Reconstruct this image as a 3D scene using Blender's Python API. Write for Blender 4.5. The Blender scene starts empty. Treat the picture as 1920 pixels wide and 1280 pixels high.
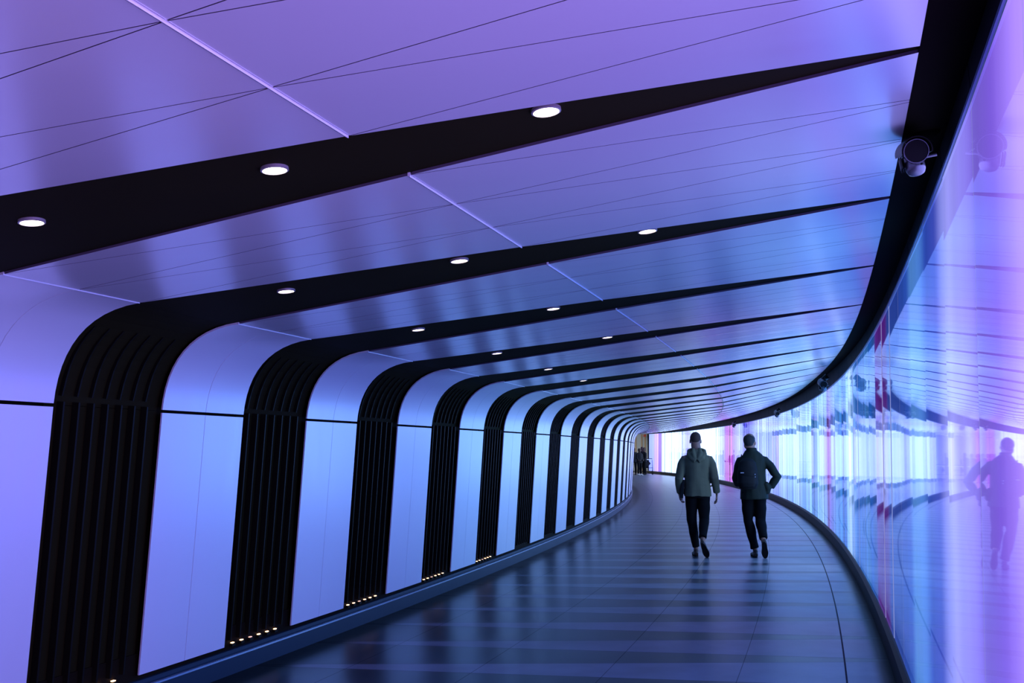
import bpy, bmesh, math, random
from mathutils import Vector, Matrix, noise
random.seed(7)
sc = bpy.context.scene
COL = sc.collection
PI = math.pi

# ------------------------------------------------------------------ render / view
sc.view_settings.view_transform = 'Standard'
sc.view_settings.look = 'None'
sc.view_settings.exposure = 0.0
sc.view_settings.gamma = 1.0
sc.view_settings.use_curve_mapping = False
try:
    sc.cycles.use_denoising = True
    sc.cycles.max_bounces = 8
    sc.cycles.diffuse_bounces = 4
    sc.cycles.glossy_bounces = 5
    sc.cycles.caustics_reflective = True
    sc.cycles.sample_clamp_indirect = 6.0
    sc.cycles.sample_clamp_direct = 0.0
except Exception:
    pass
w = bpy.data.worlds.new('world'); sc.world = w; w.use_nodes = True
w.node_tree.nodes['Background'].inputs[0].default_value = (0.10, 0.14, 0.30, 1)
w.node_tree.nodes['Background'].inputs[1].default_value = 0.02

# ------------------------------------------------------------------ camera
FPX = 1955.5; PITCH = 0.10383; EYE = 1.46
cam = bpy.data.cameras.new('camera'); cam.sensor_width = 36; cam.lens = FPX / 1920 * 36
cam.clip_start = 0.02; cam.clip_end = 300
co = bpy.data.objects.new('camera', cam); COL.objects.link(co)
co.location = (0, 0, EYE); co.rotation_euler = (PI/2 + PITCH, 0, 0)
sc.camera = co

# ------------------------------------------------------------------ the curve of the tunnel: foot of the glass wall
DS = 0.25
X0, Y0, H0 = 1.30813, 3.0, 0.305266
K = (0.0041307, 0.0148283, -0.0317785, 0.0196088)
TS, TX, TY, TH = [0.0], [X0], [Y0], [H0]
def kap(s):
    u = min(s, 74) / 50.0
    return K[0] + K[1]*u + K[2]*u*u + K[3]*u**3
s_, x_, y_, h_ = 0.0, X0, Y0, H0
while s_ < 96:
    hn = h_ - (kap(s_) + kap(s_+DS))/2*DS
    x_ += math.sin((h_+hn)/2)*DS; y_ += math.cos((h_+hn)/2)*DS
    h_ = hn; s_ += DS
    TS.append(s_); TX.append(x_); TY.append(y_); TH.append(h_)
s_, x_, y_, h_ = 0.0, X0, Y0, H0
while s_ > -16:
    h_ += 0.0045*DS
    x_ -= math.sin(h_)*DS; y_ -= math.cos(h_)*DS; s_ -= DS
    TS.insert(0, s_); TX.insert(0, x_); TY.insert(0, y_); TH.insert(0, h_)
def frame(s):
    i = (s - TS[0]) / DS
    i0 = max(0, min(len(TS)-2, int(math.floor(i)))); t = i - i0
    return (TX[i0]*(1-t)+TX[i0+1]*t, TY[i0]*(1-t)+TY[i0+1]*t, TH[i0]*(1-t)+TH[i0+1]*t)
def rise(s):   # the ceiling edge over the glass lifts a little further down the tunnel
    u = max(0.0, min(1.0, (s-4)/14.0)); return 0.16*u*u*(3-2*u)
def P(s, n, z):
    a, b, h = frame(s)
    if n < 1.73 and 2.364+(1.73-n)*0.1135 < z < 2.75: z += rise(s)*(1.73-n)/1.71
    return Vector((a - n*math.cos(h), b + n*math.sin(h), z))

# ------------------------------------------------------------------ object helpers
def link(name, verts, faces, mat, parent=None, smooth=False, uvs=None, origin=None):
    """one mesh object; verts are world coordinates, stored relative to the parent's (or own) origin"""
    if parent is not None: o0 = Vector(parent.location)
    elif origin is not None: o0 = Vector(origin)
    else: o0 = Vector((0, 0, 0))
    me = bpy.data.meshes.new(name)
    me.from_pydata([tuple(Vector(v) - o0) for v in verts], [], faces)
    if uvs:
        ul = me.uv_layers.new(name='UVMap')
        for li, l in enumerate(me.loops): ul.data[li].uv = uvs[l.vertex_index]
    me.update()
    bm = bmesh.new(); bm.from_mesh(me); bmesh.ops.recalc_face_normals(bm, faces=bm.faces); bm.to_mesh(me); bm.free()
    if smooth:
        for p in me.polygons: p.use_smooth = True
    if isinstance(mat, (list, tuple)):
        for m in mat: me.materials.append(m)
    else: me.materials.append(mat)
    o = bpy.data.objects.new(name, me); COL.objects.link(o)
    if parent is not None: o.parent = parent
    else: o.location = o0
    return o
def empty(name, loc, label, cat, group=None):
    o = bpy.data.objects.new(name, None); COL.objects.link(o); o.location = loc
    o.empty_display_size = 0.1
    o['label'] = label; o['category'] = cat
    if group: o['group'] = group
    return o
def tag(o, label, cat, group=None, kind=None):
    o['label'] = label; o['category'] = cat
    if group: o['group'] = group
    if kind: o['kind'] = kind
    return o
class MB:
    def __init__(self): self.v = []; self.f = []; self.uv = []
    def add(self, v, f, uv=None):
        b = len(self.v); self.v += [Vector(q) for q in v]; self.f += [tuple(b+i for i in q) for q in f]
        if uv: self.uv += uv
    def slab(self, front, back, uv=None):
        """front/back: rows x cols of points; closed solid"""
        R, C = len(front), len(front[0])
        v = [p for r in front for p in r] + [p for r in back for p in r]
        f = []; N = R*C
        for i in range(R-1):
            for j in range(C-1):
                a, b, c, d = i*C+j, i*C+j+1, (i+1)*C+j+1, (i+1)*C+j
                f.append((a, b, c, d)); f.append((N+d, N+c, N+b, N+a))
        for i in range(R-1):
            a, d = i*C, (i+1)*C; f.append((d, N+d, N+a, a))
            a, d = i*C+C-1, (i+1)*C+C-1; f.append((a, N+a, N+d, d))
        for j in range(C-1):
            a, b = j, j+1; f.append((a, N+a, N+b, b))
            a, b = (R-1)*C+j, (R-1)*C+j+1; f.append((b, N+b, N+a, a))
        self.add(v, f)
    def prism(self, front, back):
        n = len(front)
        f = [tuple(range(n)), tuple(reversed(range(n, 2*n)))]
        for i in range(n):
            j = (i+1) % n; f.append((i, n+i, n+j, j))
        self.add(list(front)+list(back), f)
    def box(self, c, sx, sy, sz, rot=None):
        v = []
        for dz in (-1, 1):
            for dx, dy in ((-1, -1), (1, -1), (1, 1), (-1, 1)):
                q = Vector((dx*sx/2, dy*sy/2, dz*sz/2))
                if rot is not None: q = rot @ q
                v.append(Vector(c)+q)
        self.add(v, [(3, 2, 1, 0), (4, 5, 6, 7), (0, 1, 5, 4), (1, 2, 6, 5), (2, 3, 7, 6), (3, 0, 4, 7)])
    def tube(self, pts, rad, seg=16, ref=None, cap=True):
        """pts path; rad list of (ra, rb) or scalars"""
        pts = [Vector(p) for p in pts]; rings = []
        ref = Vector(ref) if ref is not None else Vector((0, 1, 0))
        n = len(pts); v = []
        for i, p in enumerate(pts):
            t = (pts[min(i+1, n-1)] - pts[max(i-1, 0)]).normalized()
            b = ref - t*ref.dot(t)
            if b.length < 1e-4: b = Vector((1, 0, 0)) - t*t.x
            b.normalize(); a = t.cross(b)
            r = rad[i] if isinstance(rad, (list, tuple)) else rad
            ra, rb = (r if isinstance(r, (list, tuple)) else (r, r))
            for k in range(seg):
                th = 2*PI*k/seg
                v.append(p + a*ra*math.cos(th) + b*rb*math.sin(th))
        f = []
        for i in range(n-1):
            for k in range(seg):
                k2 = (k+1) % seg
                f.append((i*seg+k, i*seg+k2, (i+1)*seg+k2, (i+1)*seg+k))
        if cap:
            f.append(tuple(reversed(range(seg)))); f.append(tuple((n-1)*seg+k for k in range(seg)))
        self.add(v, f)
    def ball(self, c, rx, ry, rz, rot=None, seg=20, rings=12):
        v = [Vector((0, 0, -rz))]
        for i in range(1, rings):
            ph = -PI/2 + PI*i/rings
            for k in range(seg):
                th = 2*PI*k/seg
                v.append(Vector((rx*math.cos(ph)*math.cos(th), ry*math.cos(ph)*math.sin(th), rz*math.sin(ph))))
        v.append(Vector((0, 0, rz)))
        f = []
        for k in range(seg): f.append((0, 1+(k+1) % seg, 1+k))
        for i in range(rings-2):
            for k in range(seg):
                a = 1+i*seg; k2 = (k+1) % seg
                f.append((a+k, a+k2, a+seg+k2, a+seg+k))
        l = len(v)-1; a = 1+(rings-2)*seg
        for k in range(seg): f.append((a+k, a+(k+1) % seg, l))
        if rot is not None: v = [rot @ q for q in v]
        self.add([Vector(c)+q for q in v], f)
    def build(self, name, mat, parent=None, smooth=False, origin=None):
        return link(name, self.v, self.f, mat, parent, smooth, self.uv if self.uv else None, origin)

# ------------------------------------------------------------------ materials
def S(r, g, b):
    def c(u):
        u /= 255.0
        return u/12.92 if u <= 0.04045 else ((u+0.055)/1.055)**2.4
    return (c(r), c(g), c(b), 1.0)
def mat(name, col, rough=0.5, metal=0.0, spec=0.5, emit=None, estr=0.0, bump=None, var=None):
    m = bpy.data.materials.new(name); m.use_nodes = True
    nt = m.node_tree; b = nt.nodes['Principled BSDF']
    b.inputs['Base Color'].default_value = col
    b.inputs['Roughness'].default_value = rough
    b.inputs['Metallic'].default_value = metal
    b.inputs['Specular IOR Level'].default_value = spec
    if emit:
        b.inputs['Emission Color'].default_value = emit
        b.inputs['Emission Strength'].default_value = estr
    tc = nt.nodes.new('ShaderNodeTexCoord')
    if var:
        sc_, amt = var
        nz = nt.nodes.new('ShaderNodeTexNoise'); nz.inputs['Scale'].default_value = sc_; nz.inputs['Detail'].default_value = 4
        nt.links.new(tc.outputs['Object'], nz.inputs['Vector'])
        mp = nt.nodes.new('ShaderNodeMapRange'); mp.inputs[3].default_value = 1-amt; mp.inputs[4].default_value = 1+amt
        nt.links.new(nz.outputs['Fac'], mp.inputs[0])
        mx = nt.nodes.new('ShaderNodeVectorMath'); mx.operation = 'SCALE'; mx.inputs[0].default_value = col[:3]
        nt.links.new(mp.outputs[0], mx.inputs['Scale']); nt.links.new(mx.outputs[0], b.inputs['Base Color'])
    if bump:
        sc_, st = bump
        nz = nt.nodes.new('ShaderNodeTexNoise'); nz.inputs['Scale'].default_value = sc_; nz.inputs['Detail'].default_value = 3
        nt.links.new(tc.outputs['Object'], nz.inputs['Vector'])
        bp = nt.nodes.new('ShaderNodeBump'); bp.inputs['Strength'].default_value = st; bp.inputs['Distance'].default_value = 0.01
        nt.links.new(nz.outputs['Fac'], bp.inputs['Height']); nt.links.new(bp.outputs[0], b.inputs['Normal'])
    return m
def N(nt, t, **k):
    n = nt.nodes.new(t)
    for a, v in k.items(): setattr(n, a, v)
    return n
def MA(nt, op, a, b=None, c=None):
    n = nt.nodes.new('ShaderNodeMath'); n.operation = op
    for i, q in enumerate((a, b, c)):
        if q is None: continue
        if isinstance(q, (int, float)): n.inputs[i].default_value = q
        else: nt.links.new(q, n.inputs[i])
    return n.outputs[0]

# satin coated cladding: brushed along the ribs
def cladding(name, rough, metal, col):
    m = bpy.data.materials.new(name); m.use_nodes = True
    nt = m.node_tree; b = nt.nodes['Principled BSDF']
    b.inputs['Base Color'].default_value = col
    b.inputs['Metallic'].default_value = metal
    b.inputs['Specular IOR Level'].default_value = 0.6
    tc = N(nt, 'ShaderNodeTexCoord')
    mp = N(nt, 'ShaderNodeMapping'); mp.inputs['Scale'].default_value = (0.6, 6.0, 0.8); mp.inputs['Rotation'].default_value = (0, 0, 0.25)
    nt.links.new(tc.outputs['Object'], mp.inputs['Vector'])
    nz = N(nt, 'ShaderNodeTexNoise'); nz.inputs['Scale'].default_value = 2.5; nz.inputs['Detail'].default_value = 5
    nt.links.new(mp.outputs[0], nz.inputs['Vector'])
    r = N(nt, 'ShaderNodeMapRange'); r.inputs[3].default_value = rough*0.82; r.inputs[4].default_value = rough*1.18
    nt.links.new(nz.outputs['Fac'], r.inputs[0]); nt.links.new(r.outputs[0], b.inputs['Roughness'])
    return m
M_WALL = cladding('satin_white_wall_panel', 0.32, 0.30, (0.92, 0.92, 0.93, 1))
M_CEIL = cladding('satin_white_ceiling_panel', 0.21, 0.42, (0.92, 0.92, 0.93, 1))
M_TRIM = mat('polished_joint_trim', (0.9, 0.9, 0.92, 1), 0.35, 0.2)
M_BLACK = mat('matt_black_rib', (0.016, 0.0145, 0.0045, 1), 0.7, 0, 0.03, var=(3, 0.15))
M_JOINT = mat('dark_panel_joint', (0.10, 0.08, 0.11, 1), 0.6, 0, 0.2, var=(4, 0.1))
M_SLAT = mat('black_satin_slat', (0.008, 0.008, 0.005, 1), 0.4, 0, 0.08, var=(3, 0.15))
M_BACK = mat('black_backing', (0.012, 0.009, 0.004, 1), 0.7, 0, 0.04, var=(2, 0.2))
M_FASCIA = mat('black_fascia_metal', (0.006, 0.010, 0.012, 1), 0.6, 0, 0.05, var=(4, 0.2))
M_FASCIA_REFL = mat('fascia_reflection_strip', (0.006, 0.005, 0.003, 1), 0.8, 0, 0.02, var=(4, 0.2))  # black that stands in for the fascia mirrored in the ceiling
M_LIP = mat('blue_grey_fascia_lip', (0.10, 0.22, 0.40, 1), 0.35, 0.4, var=(6, 0.1))
M_KERB_L = mat('dark_steel_kerb', (0.012, 0.035, 0.055, 1), 0.45, 0.15, 0.3, var=(5, 0.08), bump=(9, 0.03))
M_KERB_E = mat('bright_steel_edge', (0.55, 0.65, 0.8, 1), 0.25, 0.8, var=(5, 0.05))
M_KERB_R = mat('black_stone_kerb', (0.005, 0.005, 0.005, 1), 0.5, 0, 0.12, var=(5, 0.2))
M_RING = mat('downlight_ring', (0.55, 0.5, 0.48, 1), 0.3, 0.6, var=(20, 0.05))
M_LENS = mat('downlight_lens', (1, 0.9, 0.85, 1), 0.5, emit=(1.0, 0.86, 0.78, 1), estr=6.0, var=(30, 0.02))
M_UP = mat('warm_uplight_glow', (1, 0.7, 0.4, 1), 0.5, emit=(1.0, 0.56, 0.26, 1), estr=5.0, var=(30, 0.02))
M_UPDIM = mat('dim_uplight_glow', (1, 0.7, 0.5, 1), 0.5, emit=(1.0, 0.6, 0.4, 1), estr=1.0, var=(30, 0.02))
M_CAMB = mat('camera_housing', (0.16, 0.17, 0.20, 1), 0.28, 0.7, var=(20, 0.06))
M_CAMD = mat('camera_black_glass', (0.004, 0.004, 0.004, 1), 0.3, 0, 0.15, var=(20, 0.1))

# the lit wall: colour runs along the wall (uv.x = metres along, uv.y = height)
def screen_material():
    m = bpy.data.materials.new('backlit_glass'); m.use_nodes = True
    nt = m.node_tree; b = nt.nodes['Principled BSDF']
    b.inputs['Base Color'].default_value = (0.02, 0.02, 0.03, 1)
    b.inputs['Roughness'].default_value = 0.025
    b.inputs['IOR'].default_value = 1.5
    uv = N(nt, 'ShaderNodeUVMap'); uv.uv_map = 'UVMap'
    sp = N(nt, 'ShaderNodeSeparateXYZ'); nt.links.new(uv.outputs[0], sp.inputs[0])
    s, z = sp.outputs[0], sp.outputs[1]
    def ramp(a, b_, stops):
        f = N(nt, 'ShaderNodeMapRange'); f.inputs[1].default_value = a; f.inputs[2].default_value = b_
        nt.links.new(s, f.inputs[0])
        r = N(nt, 'ShaderNodeValToRGB'); cr = r.color_ramp; cr.interpolation = 'LINEAR'
        els = cr.elements
        while len(els) > 1: els.remove(els[-1])
        first = True
        for q, c, k in stops:
            pos = (q-a)/(b_-a); c = S(*c); c = (c[0]*k*EM[0]*EG, c[1]*k*EM[1]*EG, c[2]*k*EM[2]*EG, 1)
            if first: els[0].position = pos; els[0].color = c; first = False
            else:
                e = els.new(pos); e.color = c
        nt.links.new(f.outputs[0], r.inputs[0]); return r.outputs[0]
    near = ramp(-14, 8, NEAR); mid = ramp(8, 26, MID); far = ramp(26, 66, FAR)
    def step(edge):
        return MA(nt, 'GREATER_THAN', s, edge)
    mx = N(nt, 'ShaderNodeMix'); mx.data_type = 'RGBA'
    nt.links.new(step(8), mx.inputs[0]); nt.links.new(near, mx.inputs[6]); nt.links.new(mid, mx.inputs[7])
    mx2 = N(nt, 'ShaderNodeMix'); mx2.data_type = 'RGBA'
    nt.links.new(step(26), mx2.inputs[0]); nt.links.new(mx.outputs[2], mx2.inputs[6]); nt.links.new(far, mx2.inputs[7])
    # fine vertical stripes of the display
    cv = N(nt, 'ShaderNodeCombineXYZ'); nt.links.new(MA(nt, 'MULTIPLY', s, 1.0), cv.inputs[0])
    n1 = N(nt, 'ShaderNodeTexNoise'); n1.noise_dimensions = '1D'; n1.inputs['Detail'].default_value = 3
    nt.links.new(s, n1.inputs['W']); n1.inputs['Scale'].default_value = 2.2
    amp = N(nt, 'ShaderNodeMapRange'); amp.inputs[1].default_value = 4; amp.inputs[2].default_value = 14
    amp.inputs[3].default_value = 0.35; amp.inputs[4].default_value = 1.5; nt.links.new(s, amp.inputs[0])
    d = MA(nt, 'SUBTRACT', n1.outputs['Fac'], 0.5)
    g = MA(nt, 'ADD', MA(nt, 'MULTIPLY', d, MA(nt, 'MULTIPLY', amp.outputs[0], 1.6)), 1.0)
    g = MA(nt, 'MAXIMUM', g, 0.35)
    vm = N(nt, 'ShaderNodeVectorMath'); vm.operation = 'SCALE'
    nt.links.new(mx2.outputs[2], vm.inputs[0]); nt.links.new(g, vm.inputs['Scale'])
    nt.links.new(vm.outputs[0], b.inputs['Emission Color'])
    # a light box is brightest seen square on
    lw = N(nt, 'ShaderNodeLayerWeight'); lw.inputs['Blend'].default_value = 0.5
    fc = MA(nt, 'SUBTRACT', 1.0, lw.outputs['Facing'])
    nt.links.new(MA(nt, 'ADD', MA(nt, 'MULTIPLY', fc, 0.9), 0.5), b.inputs['Emission Strength'])
    b.inputs['Specular IOR Level'].default_value = 0.0
    b.inputs['Coat Weight'].default_value = 1.0
    b.inputs['Coat IOR'].default_value = 1.5
    b.inputs['Coat Roughness'].default_value = 0.02
    return m
EM = (1.15, 1.45, 2.15); EG = 1.4
NEAR = [(-14, (215, 170, 248), .9), (-8, (215, 165, 248), .9), (-4, (225, 165, 248), 1.15), (-2.2, (222, 160, 245), 1.4), (-1.2, (215, 158, 240), 1.5),
        (-0.85, (205, 148, 235), 1.35), (-0.45, (168, 112, 225), 1.05), (-0.1, (170, 125, 228), 1.05), (0.3, (195, 165, 250), 1.2), (0.75, (208, 188, 252), 1.3),
        (1.0, (190, 180, 252), 1.15), (1.25, (105, 115, 230), .85), (1.7, (80, 115, 228), .85), (2.1, (120, 180, 252), 1.0), (2.6, (130, 195, 255), 1.05),
        (2.95, (80, 130, 238), .8), (3.6, (80, 118, 225), .72), (4.7, (90, 122, 228), .75), (5.0, (160, 60, 185), .8), (6.2, (160, 60, 185), .8),
        (6.5, (85, 140, 228), .9), (7.1, (40, 130, 225), .85), (7.6, (100, 180, 242), 1.0), (8.0, (100, 165, 240), 1.0)]
MID = [(8, (100, 165, 240), 1.0), (9.3, (75, 150, 238), 1.0), (10.1, (150, 205, 255), 1.4), (10.7, (225, 242, 255), 2.0), (11.1, (170, 220, 255), 1.4),
       (11.6, (60, 140, 235), 1.0), (12.6, (100, 175, 240), 1.3), (13.6, (125, 180, 245), 1.2), (14.8, (170, 150, 235), 1.1), (15.2, (205, 110, 205), 1.0),
       (15.6, (150, 180, 245), 1.3), (16.4, (190, 235, 255), 1.5), (17.6, (150, 205, 250), 1.3), (18.6, (50, 150, 215), 1.0), (19.6, (175, 225, 255), 1.4),
       (21, (115, 175, 245), 1.2), (22.5, (200, 232, 255), 1.4), (24, (140, 185, 250), 1.3), (26, (180, 210, 255), 1.3)]
FAR = [(26, (180, 210, 255), 1.3), (28, (150, 160, 245), 1.2), (31, (200, 215, 255), 1.5), (33.5, (190, 200, 252), 1.4), (35.5, (120, 105, 225), 1.0),
       (37, (105, 95, 215), 1.0), (38, (190, 195, 252), 1.4), (39.6, (190, 160, 245), 1.3), (40.6, (225, 95, 200), 1.1), (42.3, (220, 90, 200), 1.1), (43, (185, 180, 250), 1.3),
       (45, (225, 235, 255), 1.9), (48, (235, 245, 255), 2.1), (51, (225, 238, 255), 1.9), (53.5, (175, 160, 248), 1.3), (55, (190, 190, 255), 1.4), (56.5, (225, 240, 255), 1.9),
       (59.5, (230, 245, 252), 1.9), (60.9, (215, 235, 245), 1.6), (61.1, (150, 90, 215), 1.0), (61.9, (170, 100, 225), 1.0), (62.1, (225, 165, 240), 1.2), (62.9, (225, 170, 240), 1.2), (63.2, (150, 150, 245), 1.1), (66, (140, 170, 250), 1.1)]
M_SCREEN = screen_material()

def floor_material():
    m = bpy.data.materials.new('wedge_tiled_floor'); m.use_nodes = True
    nt = m.node_tree; b = nt.nodes['Principled BSDF']
    uv = N(nt, 'ShaderNodeUVMap'); uv.uv_map = 'UVMap'
    sp = N(nt, 'ShaderNodeSeparateXYZ'); nt.links.new(uv.outputs[0], sp.inputs[0])
    s, n = sp.outputs[0], sp.outputs[1]
    T = 0.9125
    a = MA(nt, 'SUBTRACT', MA(nt, 'ADD', s, MA(nt, 'MULTIPLY', n, 0.135)), 4.72-20*T)
    t = MA(nt, 'MULTIPLY', MA(nt, 'FRACT', MA(nt, 'DIVIDE', a, T)), T)
    w_ = MA(nt, 'ADD', MA(nt, 'MULTIPLY', n, 0.185), 0.09)
    edge = MA(nt, 'SUBTRACT', T, w_)
    dark = MA(nt, 'GREATER_THAN', t, edge)
    row = MA(nt, 'FLOOR', MA(nt, 'DIVIDE', a, T))
    # tile joints
    j1 = MA(nt, 'LESS_THAN', t, 0.008)
    j2 = MA(nt, 'LESS_THAN', MA(nt, 'ABSOLUTE', MA(nt, 'SUBTRACT', t, edge)), 0.004)
    off = MA(nt, 'MULTIPLY', MA(nt, 'MODULO', row, 2.0), 0.0)
    q = MA(nt, 'FRACT', MA(nt, 'DIVIDE', MA(nt, 'ADD', MA(nt, 'SUBTRACT', n, 1.0), 8.5), 0.85))
    j3 = MA(nt, 'MULTIPLY', MA(nt, 'LESS_THAN', q, 0.006), MA(nt, 'GREATER_THAN', n, 0.6))
    j4 = MA(nt, 'LESS_THAN', MA(nt, 'ABSOLUTE', MA(nt, 'SUBTRACT', n, 0.33)), 0.006)
    jn = MA(nt, 'MAXIMUM', MA(nt, 'MAXIMUM', MA(nt, 'MULTIPLY', j1, .6), MA(nt, 'MULTIPLY', j2, .3)), MA(nt, 'MAXIMUM', MA(nt, 'MULTIPLY', j3, .6), j4))
    mx = N(nt, 'ShaderNodeMix'); mx.data_type = 'RGBA'
    mx.inputs[6].default_value = (0.155, 0.165, 0.195, 1); mx.inputs[7].default_value = (0.018, 0.027, 0.040, 1)
    nt.links.new(dark, mx.inputs[0])
    tc = N(nt, 'ShaderNodeTexCoord')
    nz = N(nt, 'ShaderNodeTexNoise'); nz.inputs['Scale'].default_value = 3.0; nz.inputs['Detail'].default_value = 8
    nt.links.new(tc.outputs['Object'], nz.inputs['Vector'])
    nz2 = N(nt, 'ShaderNodeTexNoise'); nz2.inputs['Scale'].default_value = 40.0; nz2.inputs['Detail'].default_value = 4
    nt.links.new(tc.outputs['Object'], nz2.inputs['Vector'])
    wn = N(nt, 'ShaderNodeTexWhiteNoise'); wn.noise_dimensions = '1D'; nt.links.new(row, wn.inputs['W'])
    k = MA(nt, 'ADD', MA(nt, 'MULTIPLY', nz.outputs['Fac'], 0.9), MA(nt, 'MULTIPLY', nz2.outputs['Fac'], 0.15))
    k = MA(nt, 'ADD', k, MA(nt, 'MULTIPLY', wn.outputs['Value'], 0.15))
    k = MA(nt, 'ADD', k, 0.35)
    vm = N(nt, 'ShaderNodeVectorMath'); vm.operation = 'SCALE'; nt.links.new(mx.outputs[2], vm.inputs[0]); nt.links.new(k, vm.inputs['Scale'])
    mj = N(nt, 'ShaderNodeMix'); mj.data_type = 'RGBA'; mj.inputs[7].default_value = (0.006, 0.006, 0.008, 1)
    nt.links.new(jn, mj.inputs[0]); nt.links.new(vm.outputs[0], mj.inputs[6])
    # soft dark kerb reflections painted into the floor colour on both sides
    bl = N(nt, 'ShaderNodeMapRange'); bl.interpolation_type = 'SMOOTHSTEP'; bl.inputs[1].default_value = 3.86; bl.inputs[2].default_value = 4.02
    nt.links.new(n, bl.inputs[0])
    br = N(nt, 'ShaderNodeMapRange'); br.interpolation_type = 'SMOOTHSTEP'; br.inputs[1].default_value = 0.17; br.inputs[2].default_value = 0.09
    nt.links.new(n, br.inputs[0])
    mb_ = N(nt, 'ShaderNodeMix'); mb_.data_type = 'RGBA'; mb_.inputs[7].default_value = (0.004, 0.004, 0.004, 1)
    kerb_reflection = MA(nt, 'MAXIMUM', bl.outputs[0], br.outputs[0])
    nt.links.new(kerb_reflection, mb_.inputs[0]); nt.links.new(mj.outputs[2], mb_.inputs[6])
    nt.links.new(mb_.outputs[2], b.inputs['Base Color'])
    nt.links.new(MA(nt, 'SUBTRACT', 0.24, MA(nt, 'MULTIPLY', kerb_reflection, 0.20)), b.inputs['Specular IOR Level'])
    r = N(nt, 'ShaderNodeMapRange'); r.inputs[3].default_value = 0.33; r.inputs[4].default_value = 0.36
    nt.links.new(nz2.outputs['Fac'], r.inputs[0])
    rr = MA(nt, 'ADD', r.outputs[0], MA(nt, 'MULTIPLY', jn, 0.4))
    rr = MA(nt, 'SUBTRACT', rr, MA(nt, 'MULTIPLY', dark, 0.03))
    nt.links.new(rr, b.inputs['Roughness'])
    b.inputs['Specular IOR Level'].default_value = 0.30
    bp = N(nt, 'ShaderNodeBump'); bp.inputs['Strength'].default_value = 0.03; bp.inputs['Distance'].default_value = 0.004
    nt.links.new(MA(nt, 'MULTIPLY', jn, -1.0), bp.inputs['Height']); nt.links.new(bp.outputs[0], b.inputs['Normal'])
    return m
M_FLOOR = floor_material()

# ------------------------------------------------------------------ floor
def rng(a, b, st):
    n = max(1, int(math.ceil((b-a)/st-1e-9))); return [a+(b-a)*i/n for i in range(n+1)]
S0, S1 = -13.0, 64.4
mb = MB()
ss = rng(S0, 84, 0.5)
ns = [-0.5, 0.0, 0.33, 1.0, 2.0, 3.0, 4.0, 4.75]
def grid_floor(ss, ns, z):
    v = [P(s, n, z) for s in ss for n in ns]; uv = [(s, n) for s in ss for n in ns]; C = len(ns)
    f = [(i*C+j, i*C+j+1, (i+1)*C+j+1, (i+1)*C+j) for i in range(len(ss)-1) for j in range(C-1)]
    mb.add(v, f, uv)
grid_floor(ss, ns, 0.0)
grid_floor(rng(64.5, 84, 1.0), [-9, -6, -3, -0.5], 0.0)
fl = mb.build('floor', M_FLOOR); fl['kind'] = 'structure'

# ------------------------------------------------------------------ profile of the arch: n = distance from the glass, z = height
def bez(p0, p1, p2, p3, t):
    u = 1-t
    return (u**3*p0[0]+3*u*u*t*p1[0]+3*u*t*t*p2[0]+t**3*p3[0], u**3*p0[1]+3*u*u*t*p1[1]+3*u*t*t*p2[1]+t**3*p3[1])
BASE = (4.20, 0.185); JOINT = (4.105, 1.685); TANG = (3.62, 2.180); C2 = (1.73, 2.394); CEND = (0.02, 2.588)
ARC = [bez(JOINT, (4.085, 1.97), (3.93, 2.150), TANG, i/12) for i in range(13)]
def prof_normal(a, b):
    """unit normal in (n, z) pointing behind the cladding"""
    dn, dz = b[0]-a[0], b[1]-a[1]; l = math.hypot(dn, dz)
    return (dz/l, -dn/l)
def offset(pts, d):
    out = []
    for i, p in enumerate(pts):
        a = pts[max(0, i-1)]; b = pts[min(len(pts)-1, i+1)]
        q = prof_normal(a, b); out.append((p[0]+q[0]*d, p[1]+q[1]*d))
    return out
PER = 1.805
def Lk(k, n):   # leading edge of a black rib
    s = 1.06 + PER*k
    if n >= 3.62: return s
    if n >= 1.73: return s + 0.24*(3.62-n)/1.89
    return s + 0.24 + 0.28*(1.73-n)/1.71
def Rk(k, n):
    s = 1.06 + 0.908 + PER*k
    if n >= 3.62: return s
    if n >= 1.73: return s - 0.20*(3.62-n)/1.89
    return s - 0.20 - 0.165*(1.73-n)/1.71
ORD = ['first', 'second', 'third', 'fourth', 'fifth', 'sixth', 'seventh', 'eighth', 'ninth', 'tenth', 'eleventh', 'twelfth', 'thirteenth',
       'fourteenth', 'fifteenth', 'sixteenth', 'seventeenth', 'eighteenth', 'nineteenth', 'twentieth']
TENS = ['', '', 'twenty', 'thirty', 'forty', 'fifty', 'sixty', 'seventy', 'eighty']
TENTH = ['', '', 'twentieth', 'thirtieth', 'fortieth', 'fiftieth', 'sixtieth', 'seventieth', 'eightieth']
def ordinal(i):   # 1-based
    if i <= 20: return ORD[i-1]
    t, u = divmod(i, 10)
    return TENTH[t] if u == 0 else TENS[t]+'-'+ORD[u-1]

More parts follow.
